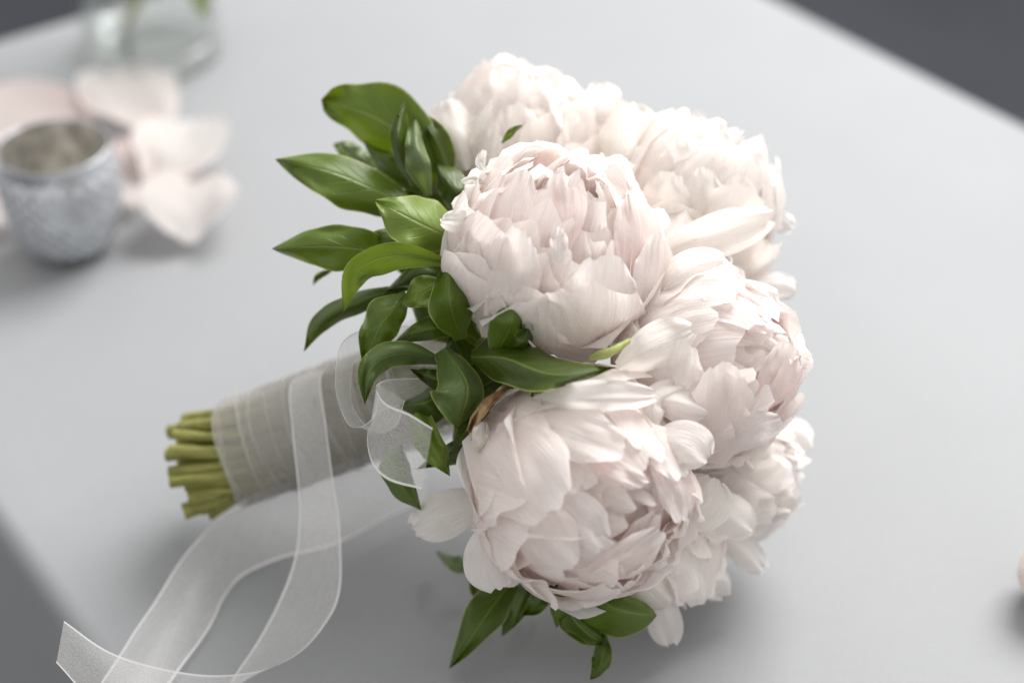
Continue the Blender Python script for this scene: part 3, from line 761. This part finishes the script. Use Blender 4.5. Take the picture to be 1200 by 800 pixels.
ribbon('ribbon_tail',
   [(356, 437, .816), (339, 455, .788), (342, 500, .775), (348, 560, .776), (350, 610, .780), (345, 655, .785), (322, 715, .780), (283, 778, .765), (245, 832, .742), (185, 850, .725), (115, 826, .716), (66, 776, .714)],
   [(392, 423, .816), (376, 441, .788), (381, 490, .775), (390, 560, .772), (398, 615, .772), (400, 680, .772), (385, 725, .765), (345, 768, .752), (290, 788, .738), (220, 788, .729), (135, 766, .724), (75, 727, .722)], MO, 110, wob=.001, seed=6)
ribbon('ribbon_tail',
   [(500, 556, .030), (450, 548, .036), (385, 556, .034), (318, 580, .026), (258, 608, .020), (216, 650, .014), (182, 703, .010), (152, 748, .008), (118, 800, .008)],
   [(500, 585, .010), (455, 605, .010), (395, 637, .008), (330, 654, .006), (285, 674, .005), (263, 700, .004), (246, 735, .004), (210, 785, .005), (175, 835, .006)], MO, 90, wob=.0012, seed=7, billow=.004)

# ------------------------------------------------------------ votive holder
vc = P(84, 290, 0.0)
votive = empty('candle_holder', vc)
tag(votive, 'small silver mercury glass votive cup with quilted diamond pattern beside loose petals', 'candle holder')
prof = [(0.0, 0.0008), (0.019, 0.0008), (0.0225, 0.003), (0.0265, 0.011), (0.0305, 0.022), (0.0332, 0.034), (0.0344, 0.046), (0.0343, 0.058), (0.0335, 0.068), (0.0332, 0.0715)]
pr = []
for k in range(len(prof) - 1):
    for q in range(8):
        pr.append(Vector(prof[k]).lerp(Vector(prof[k + 1]), q / 8))
pr.append(Vector(prof[-1]))
NA = 272
V = []
for p in pr:
    for i in range(NA):
        a = 2 * math.pi * i / NA
        q = abs(math.sin(a * 11 + p.y * 330)) * abs(math.sin(a * 11 - p.y * 330))
        rr = p.x + (0.0028 * q ** 0.5 * clamp((0.064 - p.y) / 0.006) * clamp((p.y - 0.004) / 0.006) if p.x > 0.02 else 0)
        V.append(vc + Vector((rr * math.cos(a), rr * math.sin(a), p.y)))
Fs = [(j * NA + i, j * NA + (i + 1) % NA, (j + 1) * NA + (i + 1) % NA, (j + 1) * NA + i) for j in range(len(pr) - 1) for i in range(NA)]
mesh_obj('cup', V, Fs, MMO, votive)
def lathe(profile, c, n=64):
    V = [c + Vector((r * math.cos(2 * math.pi * i / n), r * math.sin(2 * math.pi * i / n), z)) for r, z in profile for i in range(n)]
    Fs = [(j * n + i, j * n + (i + 1) % n, (j + 1) * n + (i + 1) % n, (j + 1) * n + i) for j in range(len(profile) - 1) for i in range(n)]
    return V, Fs
mesh_obj('rim', *lathe([(0.0333, 0.0712), (0.0335, 0.0720), (0.0331, 0.0726), (0.0326, 0.0723), (0.0324, 0.0714)], vc), MMO, votive)
mesh_obj('inside_wall', *lathe([(0.0325, 0.0716), (0.0326, 0.06), (0.0325, 0.048), (0.031, 0.035), (0.028, 0.022), (0.024, 0.012), (0.0, 0.010)], vc), MMI, votive)
mesh_obj('wax', *lathe([(0.0, 0.024), (0.019, 0.0235), (0.0285, 0.024), (0.029, 0.020)], vc), MWAX, votive)

# ------------------------------------------------------------ loose petals on the table
def loose_petal(mid, wl, wr, label, pink, cream, seed, lift=0.014):
    rng = random.Random(seed); sd = rng.uniform(0, 99)
    nu, nv = 17, 19
    ms = crom([P(x, y, z) for x, y, z in mid], nv)
    V, cols, uvs = [], [], []
    for j in range(nv):
        t = j / (nv - 1)
        a, b = ms[max(j - 1, 0)], ms[min(j + 1, nv - 1)]
        d = (b - a); d.z = 0; d.normalize(); side = Vector((-d.y, d.x, 0))
        w = (0.35 + 0.65 * math.sin(min(t / 0.6, 1) * math.pi / 2)) * (1 if t < 0.6 else math.sqrt(max(0.06, 1 - ((t - 0.6) / 0.43) ** 2)))
        for i in range(nu):
            s = -1 + 2 * i / (nu - 1)
            p = ms[j] + side * (s * w * (wl if s < 0 else wr))
            p.z += lift * (abs(s) ** 1.8) * w + 0.006 * noise.noise(Vector((s * 2 + sd, t * 3, sd))) * (0.4 + abs(s)) + 0.004
            p.z = max(p.z, 0.0015 + 0.0005 * abs(s))
            V.append(p); cols.append(tuple(0.80 * x for x in petal_color(0.15 + 0.85 * t, pink, 0.45 if pink > 1.5 else 0.10, cream, 0))); uvs.append((0.5 + 0.5 * s + sd, t + sd))
    o = mesh_obj('loose_petal', V, grid_faces(nu, nv), MP, None, cols, uvs)
    return tag(o, label, 'petal', 'fallen petals around the votive cup')
loose_petal([(190, 162, .004), (160, 130, .006), (140, 88, .010)], .032, .036, 'pale blush petal lying at the foot of the glass vase', 0.9, 0.1, 1, .012)
loose_petal([(110, 150, .004), (50, 140, .010), (-20, 170, .012)], .028, .036, 'deep pink petal lying behind the silver votive cup', 2.6, 0.0, 2, .012)
loose_petal([(20, 190, .004), (0, 225, .004), (15, 270, .006)], .030, .022, 'pink petal on the far side of the votive cup, partly hidden by it', 2.0, 0.0, 3, .006)
loose_petal([(150, 165, .003), (158, 205, .004), (155, 248, .006)], .016, .016, 'small pink petal tucked between votive cup and white petals', 1.8, 0.0, 4, .008)
loose_petal([(190, 232, .003), (212, 195, .010), (228, 148, .010)], .030, .032, 'upper whitish petal of the pair lying beside the votive cup', 0.5, 0.2, 5, .014)
loose_petal([(238, 210, .010), (226, 246, .014), (222, 288, .006)], .030, .030, 'lower whitish petal with lime base of the pair lying beside the votive cup', 0.6, 0.1, 6, .014)
BC = P(1234, 672, 0.0175); BRD = 0.0172
bud = empty('peony_bud', Vector((BC.x, BC.y, 0.0)))
tag(bud, 'single pale round flower bud lying alone past the bouquet head', 'bud')
_rng = random.Random(3); _az = Vector((-0.45, -0.15, 0.88)).normalized(); _ax = _az.cross(Vector((0, 0, 1))).normalized(); _ay = _az.cross(_ax)
for _k in range(7):
    _v = cup_petal(BC, _ax, _ay, _az, BRD, _k * 2.4, 0.97 - 0.015 * _k, 1.0, R(165 - 2 * _k), R(58), 0.0, 0.01, _rng, 0.5, 0.0, 0.3, 15, 17)
    mesh_obj('petal', _v[0], _v[1], MP, bud, _v[2], _v[3])
mesh_obj('calyx', *tube([BC - _az * BRD * 0.8, BC - _az * BRD * 1.0, BC - _az * BRD * 1.15], [0.007, 0.006, 0.002], 12), MSEP, bud)

# ------------------------------------------------------------ glass vase with water and stem
gc = P(180, 62, 0.0)
vase = empty('glass_vase', gc)
tag(vase, 'clear glass vase with thick base and water holding a green stem', 'vase')
GRD = 0.051
mesh_obj('glass_wall', *lathe([(0.0, .001), (GRD - .004, .001), (GRD, .004), (GRD, .05), (GRD, .17), (GRD - .0015, .1715), (GRD - .003, .17), (GRD - .003, .05), (GRD - .004, .018), (GRD - .012, .014), (0, .013)], gc, 72), MG, vase)
mesh_obj('thick_base', *lathe([(0, .0018), (GRD - .006, .0018), (GRD - .0022, .005), (GRD - .0032, .0165), (GRD - .012, .0128), (0, .0120)], gc, 72), MGB, vase)
mesh_obj('water', *lathe([(0, .0140), (GRD - .013, .0150), (GRD - .005, .019), (GRD - .0038, .05), (GRD - .0038, .125), (0, .125)], gc, 72), MG, vase)
greens = empty('cut_stem', gc + Vector((0.03, 0, 0.02)))
tag(greens, 'bright green leafy stem standing in the glass vase', 'stem')
v, f = tube(crom([gc + Vector((-.02, .01, .018)), gc + Vector((.015, -.005, .08)), gc + Vector((.04, -.01, .15)), gc + Vector((.05, -.01, .21))], 14), [.003] * 14, 8)
mesh_obj('stalk', v, f, MSEP, greens)
V, uvs = [], []
c0 = crom([gc + Vector((.044, -.012, .035)), gc + Vector((.042, -.016, .06)), gc + Vector((.034, -.018, .085)), gc + Vector((.02, -.01, .11))], 15)
for j in range(15):
    t = j / 14; w = .011 * math.sin(math.pi * (0.06 + 0.92 * t)) ** .8
    for i in range(7):
        s = -1 + i / 3
        V.append(c0[j] + Vector((w * s * .75, -abs(s) * .002, w * s * .5))); uvs.append((i / 6, t))
MYG = simple_mat('young_leaf', (0.30, 0.40, 0.05), (0.48, 0.56, 0.12), 60, 0.45)
mesh_obj('leaf', V, grid_faces(7, 15), MYG, greens, None, uvs)
